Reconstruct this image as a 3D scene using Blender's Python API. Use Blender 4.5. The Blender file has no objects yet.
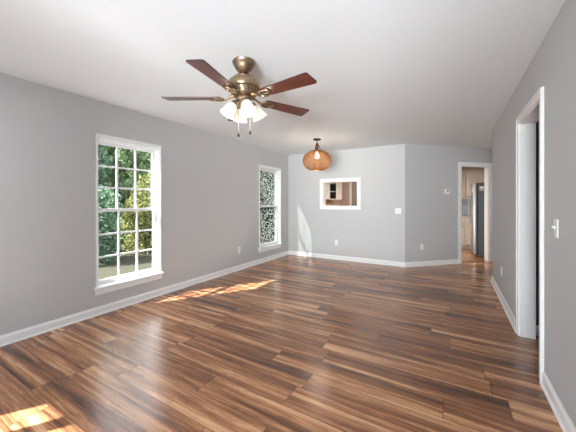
import bpy, bmesh, math, random
import numpy as np
from mathutils import Vector, Matrix

S = bpy.context.scene
COL = S.collection
R = math.radians
PI = math.pi

# ------------------------------------------------------------------ camera
cam_d = bpy.data.cameras.new('camera')
cam_d.sensor_width = 36.0
cam_d.lens = 280.0 / 576.0 * 36.0
cam_d.shift_y = -14.0 / 576.0
cam_d.clip_start = 0.02
cam = bpy.data.objects.new('camera', cam_d)
cam.location = (0, 0, 1.285)
cam.rotation_euler = (R(90), 0, R(30.4))
COL.objects.link(cam)
S.camera = cam

# ------------------------------------------------------------------ colour management
S.view_settings.view_transform = 'Standard'
S.view_settings.look = 'None'
S.view_settings.gamma = 1.0
S.view_settings.use_curve_mapping = False
S.view_settings.exposure = 1.36
S.cycles.use_denoising = True
S.cycles.max_bounces = 12
S.cycles.diffuse_bounces = 8
S.cycles.transparent_max_bounces = 24
S.cycles.sample_clamp_indirect = 6.0

# ------------------------------------------------------------------ world, sun, fill lamps
w = bpy.data.worlds.new('sky')
S.world = w
w.use_nodes = True
bg = w.node_tree.nodes['Background']
bg.inputs['Color'].default_value = (0.80, 0.90, 1.0, 1)
bg.inputs['Strength'].default_value = 1.95


def light(name, kind, loc, energy, color=(1, 1, 1), direction=None, **kw):
    d = bpy.data.lights.new(name, kind)
    d.energy = energy
    d.color = color
    for k, v in kw.items():
        setattr(d, k, v)
    o = bpy.data.objects.new(name, d)
    o.location = loc
    if direction is not None:
        o.rotation_euler = Vector(direction).to_track_quat('-Z', 'Y').to_euler()
    COL.objects.link(o)
    return o


light('sun', 'SUN', (-8, -8, 12), 14.0, (1.0, 0.98, 0.97), (0.389, 0.590, -0.707), angle=R(0.6))
# unseen area fill added beyond the front glazing to even out the room light
light('window_fill', 'AREA', (0.40, -5.2, 0.75), 122, (0.965, 0.98, 1.0), (-0.20, 1, 0.30), spread=R(88), shape='RECTANGLE', size=2.6, size_y=1.6)
# unseen fill added round the corner to brighten the angled wall
light('corridor_fill', 'AREA', (1.45, 6.35, 2.40), 2.5, (1.0, 0.97, 0.93), (0, 0, -1), shape='DISK', size=0.4)
# unseen fills added below the ceiling so the kitchen is not dark
light('kitchen_fill', 'AREA', (-1.3, 7.9, 2.10), 32, (1.0, 0.96, 0.90), (0, 0, -1), shape='DISK', size=0.5)
light('kitchen_fill', 'AREA', (-0.35, 8.2, 2.10), 3.0, (1.0, 0.96, 0.92), (0, 0, -1), shape='DISK', size=0.4)
S.render.film_transparent = False


# ------------------------------------------------------------------ material helpers
def srgb(r, g, b):
    def f(c):
        c /= 255.0
        return c / 12.92 if c <= 0.04045 else ((c + 0.055) / 1.055) ** 2.4
    return (f(r), f(g), f(b), 1.0)


def new_mat(name):
    m = bpy.data.materials.new(name)
    m.use_nodes = True
    nt = m.node_tree
    nt.nodes.clear()
    out = nt.nodes.new('ShaderNodeOutputMaterial')
    return m, nt, out


def N(nt, typ, **kw):
    n = nt.nodes.new(typ)
    for k, v in kw.items():
        setattr(n, k, v)
    return n


def L(nt, a, b):
    nt.links.new(a, b)


def simple(name, col, rough=0.5, metal=0.0, var=0.04, scale=8.0, bump=0.0, bscale=200.0, spec=0.5, emit=None, estr=0.0):
    """principled material with a little procedural tone variation and optional fine bump"""
    m, nt, out = new_mat(name)
    p = N(nt, 'ShaderNodeBsdfPrincipled')
    p.inputs['Roughness'].default_value = rough
    p.inputs['Metallic'].default_value = metal
    p.inputs['Specular IOR Level'].default_value = spec
    tc = N(nt, 'ShaderNodeTexCoord')
    nz = N(nt, 'ShaderNodeTexNoise')
    nz.inputs['Scale'].default_value = scale
    nz.inputs['Detail'].default_value = 4
    L(nt, tc.outputs['Object'], nz.inputs['Vector'])
    mr = N(nt, 'ShaderNodeMapRange')
    mr.inputs['To Min'].default_value = 1 - var
    mr.inputs['To Max'].default_value = 1 + var
    L(nt, nz.outputs['Fac'], mr.inputs['Value'])
    hs = N(nt, 'ShaderNodeHueSaturation')
    hs.inputs['Color'].default_value = col
    L(nt, mr.outputs['Result'], hs.inputs['Value'])
    L(nt, hs.outputs['Color'], p.inputs['Base Color'])
    if bump:
        n2 = N(nt, 'ShaderNodeTexNoise')
        n2.inputs['Scale'].default_value = bscale
        n2.inputs['Detail'].default_value = 3
        L(nt, tc.outputs['Object'], n2.inputs['Vector'])
        b = N(nt, 'ShaderNodeBump')
        b.inputs['Strength'].default_value = bump
        b.inputs['Distance'].default_value = 0.004
        L(nt, n2.outputs['Fac'], b.inputs['Height'])
        L(nt, b.outputs['Normal'], p.inputs['Normal'])
    if emit:
        p.inputs['Emission Color'].default_value = emit
        p.inputs['Emission Strength'].default_value = estr
    L(nt, p.outputs['BSDF'], out.inputs['Surface'])
    return m


def math_n(nt, op, a, b=None):
    n = N(nt, 'ShaderNodeMath', operation=op)
    for i, v in enumerate((a, b)):
        if v is None:
            continue
        if isinstance(v, (int, float)):
            n.inputs[i].default_value = v
        else:
            L(nt, v, n.inputs[i])
    return n.outputs[0]


def plank_floor(name, stops, width=0.19, length=1.22, rough=0.21, sat=1.0):
    m, nt, out = new_mat(name)
    tc = N(nt, 'ShaderNodeTexCoord')
    sx = N(nt, 'ShaderNodeSeparateXYZ')
    L(nt, tc.outputs['Object'], sx.inputs[0])
    X, Y = sx.outputs['X'], sx.outputs['Y']
    v = math_n(nt, 'DIVIDE', Y, width)
    row = math_n(nt, 'FLOOR', v)
    vf = math_n(nt, 'FRACT', v)
    wn = N(nt, 'ShaderNodeTexWhiteNoise', noise_dimensions='1D')
    L(nt, row, wn.inputs['W'])
    u = math_n(nt, 'ADD', math_n(nt, 'DIVIDE', X, length), math_n(nt, 'MULTIPLY', wn.outputs['Value'], 7.3))
    col = math_n(nt, 'FLOOR', u)
    uf = math_n(nt, 'FRACT', u)
    cid = N(nt, 'ShaderNodeCombineXYZ')
    L(nt, row, cid.inputs[0])
    L(nt, col, cid.inputs[1])
    wid = N(nt, 'ShaderNodeTexWhiteNoise', noise_dimensions='2D')
    L(nt, cid.outputs[0], wid.inputs['Vector'])
    pid = wid.outputs['Value']

    def grain(xs, ys, detail, off, dist=0.0, rough_=0.55):
        cv = N(nt, 'ShaderNodeCombineXYZ')
        L(nt, math_n(nt, 'ADD', math_n(nt, 'MULTIPLY', X, xs), math_n(nt, 'MULTIPLY', pid, 37.0 * off)), cv.inputs[0])
        L(nt, math_n(nt, 'MULTIPLY', Y, ys), cv.inputs[1])
        L(nt, math_n(nt, 'MULTIPLY', pid, 91.0 * off), cv.inputs[2])
        n = N(nt, 'ShaderNodeTexNoise')
        n.inputs['Scale'].default_value = 1.0
        n.inputs['Detail'].default_value = detail
        n.inputs['Roughness'].default_value = rough_
        n.inputs['Distortion'].default_value = dist
        L(nt, cv.outputs[0], n.inputs['Vector'])
        return n.outputs['Fac']
    bands = grain(0.60, 15.0, 3.0, 1.0, 0.45)     # broad streaks running along a plank
    fine = grain(5.0, 110.0, 6.0, 2.0, 1.4, 0.7)        # fine grain
    fig = grain(1.8, 30.0, 5.0, 3.0, 2.4, 0.65)         # cathedral figure
    knot = grain(5.0, 11.0, 2.0, 4.0, 1.0)
    # tone = streak + plank + grain
    t = math_n(nt, 'MULTIPLY', bands, 1.75)
    t = math_n(nt, 'ADD', t, math_n(nt, 'MULTIPLY', math_n(nt, 'SUBTRACT', pid, 0.5), 0.20))
    t = math_n(nt, 'ADD', t, math_n(nt, 'MULTIPLY', math_n(nt, 'SUBTRACT', fine, 0.5), 0.62))
    t = math_n(nt, 'ADD', t, math_n(nt, 'MULTIPLY', math_n(nt, 'SUBTRACT', fig, 0.5), 0.55))
    t = math_n(nt, 'SUBTRACT', t, 0.325)
    ramp = N(nt, 'ShaderNodeValToRGB')
    cr = ramp.color_ramp
    while len(cr.elements) < len(stops):
        cr.elements.new(0.5)
    for e, (pos, c) in zip(cr.elements, stops):
        e.position = pos
        e.color = srgb(*c)
    L(nt, t, ramp.inputs['Fac'])
    # dark knots
    kn = N(nt, 'ShaderNodeMapRange')
    kn.inputs['From Min'].default_value = 0.72
    kn.inputs['From Max'].default_value = 0.80
    kn.inputs['To Max'].default_value = 0.65
    L(nt, knot, kn.inputs['Value'])
    mk = N(nt, 'ShaderNodeMix', data_type='RGBA')
    L(nt, kn.outputs['Result'], mk.inputs['Factor'])
    L(nt, ramp.outputs['Color'], mk.inputs['A'])
    mk.inputs['B'].default_value = srgb(48, 32, 26)
    # thin dark grain lines and checks
    crk = grain(0.9, 20.0, 3.0, 5.0, 1.6, 0.6)
    cl = N(nt, 'ShaderNodeMapRange')
    cl.inputs['From Min'].default_value = 0.0
    cl.inputs['From Max'].default_value = 0.016
    cl.inputs['To Min'].default_value = 0.6
    cl.inputs['To Max'].default_value = 0.0
    L(nt, math_n(nt, 'ABSOLUTE', math_n(nt, 'SUBTRACT', crk, 0.5)), cl.inputs['Value'])
    mc = N(nt, 'ShaderNodeMix', data_type='RGBA')
    L(nt, cl.outputs['Result'], mc.inputs['Factor'])
    L(nt, mk.outputs['Result'], mc.inputs['A'])
    mc.inputs['B'].default_value = srgb(50, 34, 28)
    mk = mc
    # seams between boards
    ev = math_n(nt, 'MULTIPLY', math_n(nt, 'SUBTRACT', 0.5, math_n(nt, 'ABSOLUTE', math_n(nt, 'SUBTRACT', vf, 0.5))), width)
    eu = math_n(nt, 'MULTIPLY', math_n(nt, 'SUBTRACT', 0.5, math_n(nt, 'ABSOLUTE', math_n(nt, 'SUBTRACT', uf, 0.5))), length)
    edge = math_n(nt, 'MINIMUM', ev, eu)
    sm = N(nt, 'ShaderNodeMapRange')
    sm.inputs['From Min'].default_value = 0.0008
    sm.inputs['From Max'].default_value = 0.0035
    sm.inputs['To Min'].default_value = 0.75
    sm.inputs['To Max'].default_value = 0.0
    L(nt, edge, sm.inputs['Value'])
    ms = N(nt, 'ShaderNodeMix', data_type='RGBA')
    L(nt, sm.outputs['Result'], ms.inputs['Factor'])
    L(nt, mk.outputs['Result'], ms.inputs['A'])
    ms.inputs['B'].default_value = srgb(38, 26, 20)
    hs = N(nt, 'ShaderNodeHueSaturation')
    hs.inputs['Saturation'].default_value = sat
    L(nt, ms.outputs['Result'], hs.inputs['Color'])
    p = N(nt, 'ShaderNodeBsdfPrincipled')
    p.inputs['Specular IOR Level'].default_value = 0.75
    L(nt, hs.outputs['Color'], p.inputs['Base Color'])
    rr = N(nt, 'ShaderNodeMapRange')
    rr.inputs['To Min'].default_value = rough - 0.05
    rr.inputs['To Max'].default_value = rough + 0.09
    L(nt, fine, rr.inputs['Value'])
    L(nt, rr.outputs['Result'], p.inputs['Roughness'])
    b = N(nt, 'ShaderNodeBump')
    b.inputs['Strength'].default_value = 0.06
    b.inputs['Distance'].default_value = 0.001
    hgt = math_n(nt, 'SUBTRACT', fine, math_n(nt, 'MULTIPLY', sm.outputs['Result'], 2.0))
    L(nt, hgt, b.inputs['Height'])
    L(nt, b.outputs['Normal'], p.inputs['Normal'])
    L(nt, p.outputs['BSDF'], out.inputs['Surface'])
    return m


def wood(name, c1, c2, rough=0.3, axis=0, coat=0.0):
    m, nt, out = new_mat(name)
    tc = N(nt, 'ShaderNodeTexCoord')
    mp = N(nt, 'ShaderNodeMapping')
    sc = [60.0, 60.0, 60.0]
    sc[axis] = 4.0
    mp.inputs['Scale'].default_value = sc
    L(nt, tc.outputs['Object'], mp.inputs['Vector'])
    n = N(nt, 'ShaderNodeTexNoise')
    n.inputs['Scale'].default_value = 1.0
    n.inputs['Detail'].default_value = 5
    n.inputs['Distortion'].default_value = 0.6
    L(nt, mp.outputs['Vector'], n.inputs['Vector'])
    mx = N(nt, 'ShaderNodeMix', data_type='RGBA')
    cr = N(nt, 'ShaderNodeMapRange')
    cr.inputs['From Min'].default_value = 0.3
    cr.inputs['From Max'].default_value = 0.7
    L(nt, n.outputs['Fac'], cr.inputs['Value'])
    L(nt, cr.outputs['Result'], mx.inputs['Factor'])
    mx.inputs['A'].default_value = c1
    mx.inputs['B'].default_value = c2
    p = N(nt, 'ShaderNodeBsdfPrincipled')
    p.inputs['Roughness'].default_value = rough
    p.inputs['Coat Weight'].default_value = coat
    p.inputs['Coat Roughness'].default_value = 0.15
    L(nt, mx.outputs['Result'], p.inputs['Base Color'])
    L(nt, p.outputs['BSDF'], out.inputs['Surface'])
    return m


def glass_mat(name, film=False):
    m, nt, out = new_mat(name)
    tr = N(nt, 'ShaderNodeBsdfTransparent')
    tr.inputs['Color'].default_value = (0.97, 0.985, 0.98, 1)
    gl = N(nt, 'ShaderNodeBsdfGlossy')
    gl.inputs['Roughness'].default_value = 0.02
    lw = N(nt, 'ShaderNodeLayerWeight')
    lw.inputs['Blend'].default_value = 0.5
    refl = math_n(nt, 'ADD', math_n(nt, 'MULTIPLY', math_n(nt, 'POWER', lw.outputs['Facing'], 5.0), 0.6), 0.025)
    mx = N(nt, 'ShaderNodeMixShader')
    L(nt, refl, mx.inputs[0])
    L(nt, tr.outputs[0], mx.inputs[1])
    L(nt, gl.outputs[0], mx.inputs[2])
    res = mx.outputs[0]
    if film:
        tr.inputs['Color'].default_value = (0.34, 0.36, 0.34, 1)
        tc = N(nt, 'ShaderNodeTexCoord')
        wob = N(nt, 'ShaderNodeTexNoise')
        wob.inputs['Scale'].default_value = 9.0
        wob.inputs['Detail'].default_value = 2
        L(nt, tc.outputs['Object'], wob.inputs['Vector'])
        va = N(nt, 'ShaderNodeVectorMath', operation='MULTIPLY_ADD')
        va.inputs[1].default_value = (0.0, 0.06, 0.06)
        L(nt, wob.outputs['Color'], va.inputs[0])
        L(nt, tc.outputs['Object'], va.inputs[2])
        mp = N(nt, 'ShaderNodeMapping')
        mp.inputs['Scale'].default_value = (0.01, 17.0, 33.0)
        L(nt, va.outputs[0], mp.inputs['Vector'])
        vo = N(nt, 'ShaderNodeTexVoronoi', feature='DISTANCE_TO_EDGE')
        vo.inputs['Scale'].default_value = 1.0
        L(nt, mp.outputs['Vector'], vo.inputs['Vector'])
        gap = N(nt, 'ShaderNodeMapRange')
        gap.inputs['From Min'].default_value = 0.16
        gap.inputs['From Max'].default_value = 0.21
        L(nt, vo.outputs['Distance'], gap.inputs['Value'])
        df = N(nt, 'ShaderNodeBsdfDiffuse')
        df.inputs['Color'].default_value = srgb(200, 202, 198)
        tl = N(nt, 'ShaderNodeBsdfTranslucent')
        tl.inputs['Color'].default_value = srgb(200, 204, 198)
        a = N(nt, 'ShaderNodeMixShader')
        a.inputs[0].default_value = 0.5
        L(nt, df.outputs[0], a.inputs[1])
        L(nt, tl.outputs[0], a.inputs[2])
        f = N(nt, 'ShaderNodeMixShader')
        L(nt, gap.outputs['Result'], f.inputs[0])
        L(nt, mx.outputs[0], f.inputs[1])
        L(nt, a.outputs[0], f.inputs[2])
        res = f.outputs[0]
    L(nt, res, out.inputs['Surface'])
    return m


def translucent(name, col, trans=0.5, rough=0.35, emit=0.0):
    m, nt, out = new_mat(name)
    p = N(nt, 'ShaderNodeBsdfPrincipled')
    p.inputs['Roughness'].default_value = rough
    tc = N(nt, 'ShaderNodeTexCoord')
    nz = N(nt, 'ShaderNodeTexNoise')
    nz.inputs['Scale'].default_value = 25
    L(nt, tc.outputs['Object'], nz.inputs['Vector'])
    hs = N(nt, 'ShaderNodeHueSaturation')
    hs.inputs['Color'].default_value = col
    mr = N(nt, 'ShaderNodeMapRange')
    mr.inputs['To Min'].default_value = 0.93
    mr.inputs['To Max'].default_value = 1.05
    L(nt, nz.outputs['Fac'], mr.inputs['Value'])
    L(nt, mr.outputs['Result'], hs.inputs['Value'])
    L(nt, hs.outputs['Color'], p.inputs['Base Color'])
    t = N(nt, 'ShaderNodeBsdfTranslucent')
    L(nt, hs.outputs['Color'], t.inputs['Color'])
    mx = N(nt, 'ShaderNodeMixShader')
    mx.inputs[0].default_value = trans
    L(nt, p.outputs[0], mx.inputs[1])
    L(nt, t.outputs[0], mx.inputs[2])
    L(nt, mx.outputs[0], out.inputs['Surface'])
    return m


def emitter(name, col, strength):
    m, nt, out = new_mat(name)
    e = N(nt, 'ShaderNodeEmission')
    e.inputs['Color'].default_value = col
    e.inputs['Strength'].default_value = strength
    L(nt, e.outputs[0], out.inputs['Surface'])
    return m


def leaf_mat(name, cols):
    m, nt, out = new_mat(name)
    g = N(nt, 'ShaderNodeNewGeometry')
    ramp = N(nt, 'ShaderNodeValToRGB')
    cr = ramp.color_ramp
    cr.interpolation = 'LINEAR'
    while len(cr.elements) < len(cols):
        cr.elements.new(0.5)
    for i, (e, c) in enumerate(zip(cr.elements, cols)):
        e.position = i / (len(cols) - 1)
        e.color = srgb(*c)
    L(nt, g.outputs['Random Per Island'], ramp.inputs['Fac'])
    d = N(nt, 'ShaderNodeBsdfDiffuse')
    t = N(nt, 'ShaderNodeBsdfTranslucent')
    L(nt, ramp.outputs['Color'], d.inputs['Color'])
    L(nt, ramp.outputs['Color'], t.inputs['Color'])
    mx = N(nt, 'ShaderNodeMixShader')
    mx.inputs[0].default_value = 0.35
    L(nt, d.outputs[0], mx.inputs[1])
    L(nt, t.outputs[0], mx.inputs[2])
    L(nt, mx.outputs[0], out.inputs['Surface'])
    return m


def granite(name):
    m, nt, out = new_mat(name)
    tc = N(nt, 'ShaderNodeTexCoord')
    vo = N(nt, 'ShaderNodeTexNoise')
    vo.inputs['Scale'].default_value = 60
    vo.inputs['Detail'].default_value = 5
    L(nt, tc.outputs['Object'], vo.inputs['Vector'])
    r = N(nt, 'ShaderNodeValToRGB')
    r.color_ramp.elements[0].position = 0.38
    r.color_ramp.elements[0].color = srgb(70, 62, 58)
    r.color_ramp.elements[1].position = 0.6
    r.color_ramp.elements[1].color = srgb(205, 198, 188)
    L(nt, vo.outputs['Fac'], r.inputs['Fac'])
    p = N(nt, 'ShaderNodeBsdfPrincipled')
    p.inputs['Roughness'].default_value = 0.15
    L(nt, r.outputs['Color'], p.inputs['Base Color'])
    L(nt, p.outputs[0], out.inputs['Surface'])
    return m


def brushed(name, col, rough, axis=2):
    m, nt, out = new_mat(name)
    tc = N(nt, 'ShaderNodeTexCoord')
    mp = N(nt, 'ShaderNodeMapping')
    sc = [300.0] * 3
    sc[axis] = 4.0
    mp.inputs['Scale'].default_value = sc
    L(nt, tc.outputs['Object'], mp.inputs['Vector'])
    n = N(nt, 'ShaderNodeTexNoise')
    n.inputs['Scale'].default_value = 1.0
    L(nt, mp.outputs[0], n.inputs['Vector'])
    mr = N(nt, 'ShaderNodeMapRange')
    mr.inputs['To Min'].default_value = max(0.05, rough - 0.1)
    mr.inputs['To Max'].default_value = rough + 0.1
    L(nt, n.outputs['Fac'], mr.inputs['Value'])
    p = N(nt, 'ShaderNodeBsdfPrincipled')
    p.inputs['Base Color'].default_value = col
    p.inputs['Metallic'].default_value = 1.0
    L(nt, mr.outputs[0], p.inputs['Roughness'])
    L(nt, p.outputs[0], out.inputs['Surface'])
    return m


M = {}
M['wall'] = simple('grey wall paint', srgb(193, 194, 195), 0.55, var=0.012, scale=3, bump=0.05, bscale=350)
M['ceiling'] = simple('white stippled ceiling', srgb(232, 236, 239), 0.8, var=0.02, scale=22, bump=0.2, bscale=46)
M['trim'] = simple('white semi gloss trim', srgb(238, 238, 238), 0.3, var=0.01)
M['vinyl'] = simple('white vinyl', srgb(238, 239, 240), 0.32, var=0.01)
M['floor'] = plank_floor('walnut laminate planks', [(0.08, (66, 43, 34)), (0.30, (106, 71, 53)), (0.50, (146, 101, 74)), (0.68, (184, 134, 100)), (0.88, (222, 176, 138))], sat=1.08)
M['kfloor'] = plank_floor('warm kitchen planks', [(0.10, (84, 56, 36)), (0.4, (124, 84, 54)), (0.6, (150, 104, 68)), (0.9, (184, 136, 92))], rough=0.22)
M['kwall'] = simple('tan kitchen paint', srgb(190, 168, 148), 0.6, var=0.02)
M['kback'] = simple('grey backsplash', srgb(142, 144, 148), 0.35, var=0.05, scale=20)
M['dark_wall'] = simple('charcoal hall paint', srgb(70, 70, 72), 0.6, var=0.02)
M['brick'] = simple('outer wall', srgb(150, 140, 130), 0.85, var=0.1, scale=14)
M['lawn'] = simple('lawn', srgb(38, 36, 14), 0.95, var=0.35, scale=3.5, bump=0.5, bscale=30)
M['glass'] = glass_mat('window glass')
M['film'] = glass_mat('speckled window film', film=True)
M['brass'] = brushed('antique brass', srgb(166, 144, 120), 0.32, 2)
M['brass_dark'] = brushed('dark antique brass', srgb(100, 78, 60), 0.36, 2)
M['blade'] = wood('mahogany blade', srgb(70, 34, 28), srgb(112, 58, 46), 0.28, 0, 0.35)
M['blade_edge'] = simple('dark blade edge', srgb(52, 26, 22), 0.4)
M['frost'] = translucent('frosted glass shade', srgb(250, 248, 240), 0.5)
M['bulb'] = emitter('lit bulb', (1.0, 0.93, 0.84, 1), 0.7)
M['bulb_warm'] = emitter('warm bulb', (1.0, 0.84, 0.60, 1), 5.0)
M['chain'] = brushed('chain metal', srgb(200, 196, 188), 0.3, 2)
M['pull'] = simple('dark pull', srgb(46, 34, 28), 0.35)
M['bronze'] = simple('dark bronze', srgb(52, 40, 36), 0.4, metal=0.6)
M['copper'] = simple('reddish socket', srgb(110, 62, 46), 0.4, metal=0.5)
M['rattan'] = translucent('rattan', srgb(150, 104, 58), 0.35, 0.5)
M['rattan_dark'] = simple('dark rattan rim', srgb(92, 56, 34), 0.5)
M['shade_lining'] = translucent('woven shade lining', srgb(206, 140, 78), 0.55, 0.6)
M['plate'] = simple('white plastic', srgb(240, 240, 238), 0.35, var=0.01)
M['slot'] = simple('dark slot', srgb(40, 40, 40), 0.5)
M['lcd'] = simple('dark thermostat display', srgb(40, 46, 48), 0.2)
M['cabinet'] = wood('cream cabinet wood', srgb(192, 176, 156), srgb(208, 192, 172), 0.4, 2)
M['cabinet_pale'] = wood('pale cabinet wood', srgb(226, 220, 212), srgb(234, 229, 222), 0.4, 2)
M['cab_in'] = simple('shaded cabinet back', srgb(34, 28, 25), 0.6)  # shade of the open shelf recess put into the colour
M['granite'] = granite('speckled granite')
M['steel'] = brushed('stainless steel', srgb(190, 190, 190), 0.42, 2)
M['fridge_side'] = simple('dark grey fridge side', srgb(70, 71, 74), 0.42, var=0.03)
M['black'] = simple('black gasket', srgb(18, 18, 18), 0.5)
M['paper'] = simple('white paper', srgb(236, 236, 232), 0.6)
M['ink'] = simple('grey printed block', srgb(120, 124, 126), 0.6)
M['taupe'] = simple('taupe door', srgb(150, 138, 126), 0.45, var=0.03)
M['bark'] = simple('bark', srgb(78, 64, 52), 0.9, var=0.3, scale=12)


# ------------------------------------------------------------------ mesh helpers
def bx(bm, x0, x1, y0, y1, z0, z1, bev=0.0, seg=2, mat=None):
    """axis box, optionally bevelled on its own"""
    t = bmesh.new()
    bmesh.ops.create_cube(t, size=1.0)
    for v in t.verts:
        v.co = Vector(((x0 + x1) / 2 + v.co.x * (x1 - x0), (y0 + y1) / 2 + v.co.y * (y1 - y0), (z0 + z1) / 2 + v.co.z * (z1 - z0)))
    if bev > 0:
        bmesh.ops.bevel(t, geom=list(t.edges), offset=bev, segments=seg, profile=0.5, affect='EDGES')
    if mat is not None:
        bmesh.ops.transform(t, matrix=mat, verts=t.verts)
    merge(bm, t)


def merge(bm, t):
    me = bpy.data.meshes.new('tmp')
    t.to_mesh(me)
    t.free()
    bm.from_mesh(me)
    bpy.data.meshes.remove(me)


def lathe(bm, prof, n=32, mat=None, closed=False):
    """revolve (r, z) profile round z"""
    t = bmesh.new()
    rings = []
    for r, z in prof:
        if r < 1e-6:
            rings.append([t.verts.new((0, 0, z))])
        else:
            rings.append([t.verts.new((r * math.cos(2 * PI * k / n), r * math.sin(2 * PI * k / n), z)) for k in range(n)])
    pairs = list(zip(rings, rings[1:]))
    if closed:
        pairs.append((rings[-1], rings[0]))
    for a, b in pairs:
        for k in range(n):
            k2 = (k + 1) % n
            if len(a) == 1 and len(b) == 1:
                continue
            if len(a) == 1:
                t.faces.new((a[0], b[k2], b[k]))
            elif len(b) == 1:
                t.faces.new((a[k], a[k2], b[0]))
            else:
                t.faces.new((a[k], a[k2], b[k2], b[k]))
    bmesh.ops.recalc_face_normals(t, faces=t.faces)
    if mat is not None:
        bmesh.ops.transform(t, matrix=mat, verts=t.verts)
    merge(bm, t)


def tube(bm, pts, r, n=10, cap=True):
    """round tube along points; r a number or one per point"""
    pts = [Vector(p) for p in pts]
    rs = r if isinstance(r, (list, tuple)) else [r] * len(pts)
    t = bmesh.new()
    rings = []
    up = Vector((0.13, 0.21, 0.97)).normalized()
    for i, p in enumerate(pts):
        d = (pts[min(i + 1, len(pts) - 1)] - pts[max(i - 1, 0)]).normalized()
        if abs(d.dot(up)) > 0.97:
            up = Vector((1, 0.1, 0)).normalized()
        a = d.cross(up).normalized()
        b = d.cross(a).normalized()
        rings.append([t.verts.new(p + (a * math.cos(2 * PI * k / n) + b * math.sin(2 * PI * k / n)) * rs[i]) for k in range(n)])
    for A, B in zip(rings, rings[1:]):
        for k in range(n):
            t.faces.new((A[k], A[(k + 1) % n], B[(k + 1) % n], B[k]))
    if cap:
        t.faces.new(rings[0][::-1])
        t.faces.new(rings[-1])
    bmesh.ops.recalc_face_normals(t, faces=t.faces)
    merge(bm, t)


def sweep(bm, prof, p0, p1, inward, ext0=0.0, ext1=0.0):
    """extrude an (offset from wall, height) profile along p0->p1 (2D); inward is the room-side unit normal"""
    p0, p1, nrm = Vector((*p0, 0)), Vector((*p1, 0)), Vector((*inward, 0))
    t = bmesh.new()
    d = (p1 - p0).normalized()
    rings = []
    for p, e in ((p0, ext0), (p1, ext1)):
        rings.append([t.verts.new(p + nrm * o + d * (e * o) + Vector((0, 0, z))) for o, z in prof])
    n = len(prof)
    for k in range(n):
        t.faces.new((rings[0][k], rings[0][(k + 1) % n], rings[1][(k + 1) % n], rings[1][k]))
    t.faces.new(rings[0][::-1])
    t.faces.new(rings[1])
    bmesh.ops.recalc_face_normals(t, faces=t.faces)
    merge(bm, t)


def poly_prism(bm, pts, z0, z1, mat=None):
    t = bmesh.new()
    a = [t.verts.new((x, y, z0)) for x, y in pts]
    b = [t.verts.new((x, y, z1)) for x, y in pts]
    n = len(pts)
    t.faces.new(a[::-1])
    t.faces.new(b)
    for k in range(n):
        t.faces.new((a[k], a[(k + 1) % n], b[(k + 1) % n], b[k]))
    bmesh.ops.recalc_face_normals(t, faces=t.faces)
    if mat is not None:
        bmesh.ops.transform(t, matrix=mat, verts=t.verts)
    merge(bm, t)


def obj(name, bm, mat, parent=None, smooth=None):
    me = bpy.data.meshes.new(name)
    bm.to_mesh(me)
    bm.free()
    mats = mat if isinstance(mat, (list, tuple)) else [mat]
    for m in mats:
        me.materials.append(m)
    if smooth is not None:
        bm2 = bmesh.new()
        bm2.from_mesh(me)
        for f in bm2.faces:
            f.smooth = True
        for e in bm2.edges:
            if len(e.link_faces) == 2 and e.calc_face_angle(0) > R(smooth):
                e.smooth = False
        bm2.to_mesh(me)
        bm2.free()
    o = bpy.data.objects.new(name, me)
    COL.objects.link(o)
    if parent is not None:
        o.parent = parent
    return o


def tag(o, label, cat, group=None):
    o['label'] = label
    o['category'] = cat
    if group:
        o['group'] = group
    return o


def thing(name, label, cat, loc=(0, 0, 0), rotz=0.0, group=None):
    o = bpy.data.objects.new(name, None)
    o.empty_display_size = 0.1
    o.location = loc
    o.rotation_euler = (0, 0, rotz)
    COL.objects.link(o)
    return tag(o, label, cat, group)


def struct(name, bm, mat, parent=None, smooth=None):
    o = obj(name, bm, mat, parent, smooth)
    if parent is None:
        o['kind'] = 'structure'
    return o


def struct_root(name, loc=(0, 0, 0)):
    o = bpy.data.objects.new(name, None)
    o.location = loc
    o['kind'] = 'structure'
    COL.objects.link(o)
    return o


def dup(root, loc, rotz, label, group=None):
    r = root.copy()
    COL.objects.link(r)
    r.location = loc
    r.rotation_euler = (0, 0, rotz)
    r['label'] = label
    if group:
        r['group'] = group
    for ch in list(root.children):
        c = ch.copy()
        COL.objects.link(c)
        c.parent = r
        for g in list(ch.children):
            d = g.copy()
            COL.objects.link(d)
            d.parent = c
    return r


# ------------------------------------------------------------------ the shell
H = 2.44
XL, XR, YB, YF = -3.48, 0.56, 5.95, -0.65
CX, CY = -0.807, 5.945                       # corner where the back wall turns
Q = math.sqrt(0.5)
ANG = Matrix.Translation((CX, CY, 0)) @ Matrix.Rotation(R(45), 4, 'Z')    # angled wall frame: x along, +y behind


def wall_with_holes(bm, a0, a1, holes, put, z0=0.0, z1=H):
    """solid pieces of a wall running a0..a1 with (a_min, a_max, z_min, z_max) openings; put(bm, a0, a1, z0, z1) adds a piece"""
    cur = a0
    for h0, h1, hz0, hz1 in sorted(holes):
        if h0 > cur:
            put(bm, cur, h0, z0, z1)
        if hz0 > z0:
            put(bm, h0, h1, z0, hz0)
        if hz1 < z1:
            put(bm, h0, h1, hz1, z1)
        cur = h1
    if cur < a1:
        put(bm, cur, a1, z0, z1)


WZ0, WZ1 = 0.315, 2.03                       # window opening heights
W1 = (1.648, 2.438)
W2 = (4.750, 5.572)
bm = bmesh.new()
wall_with_holes(bm, YF - 0.2, 9.75, [(W1[0], W1[1], WZ0, WZ1), (W2[0], W2[1], WZ0, WZ1)],
                lambda b, a0, a1, z0, z1: bx(b, XL - 0.16, XL, a0, a1, z0, z1))
struct('wall_left', bm, M['wall'])

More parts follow.
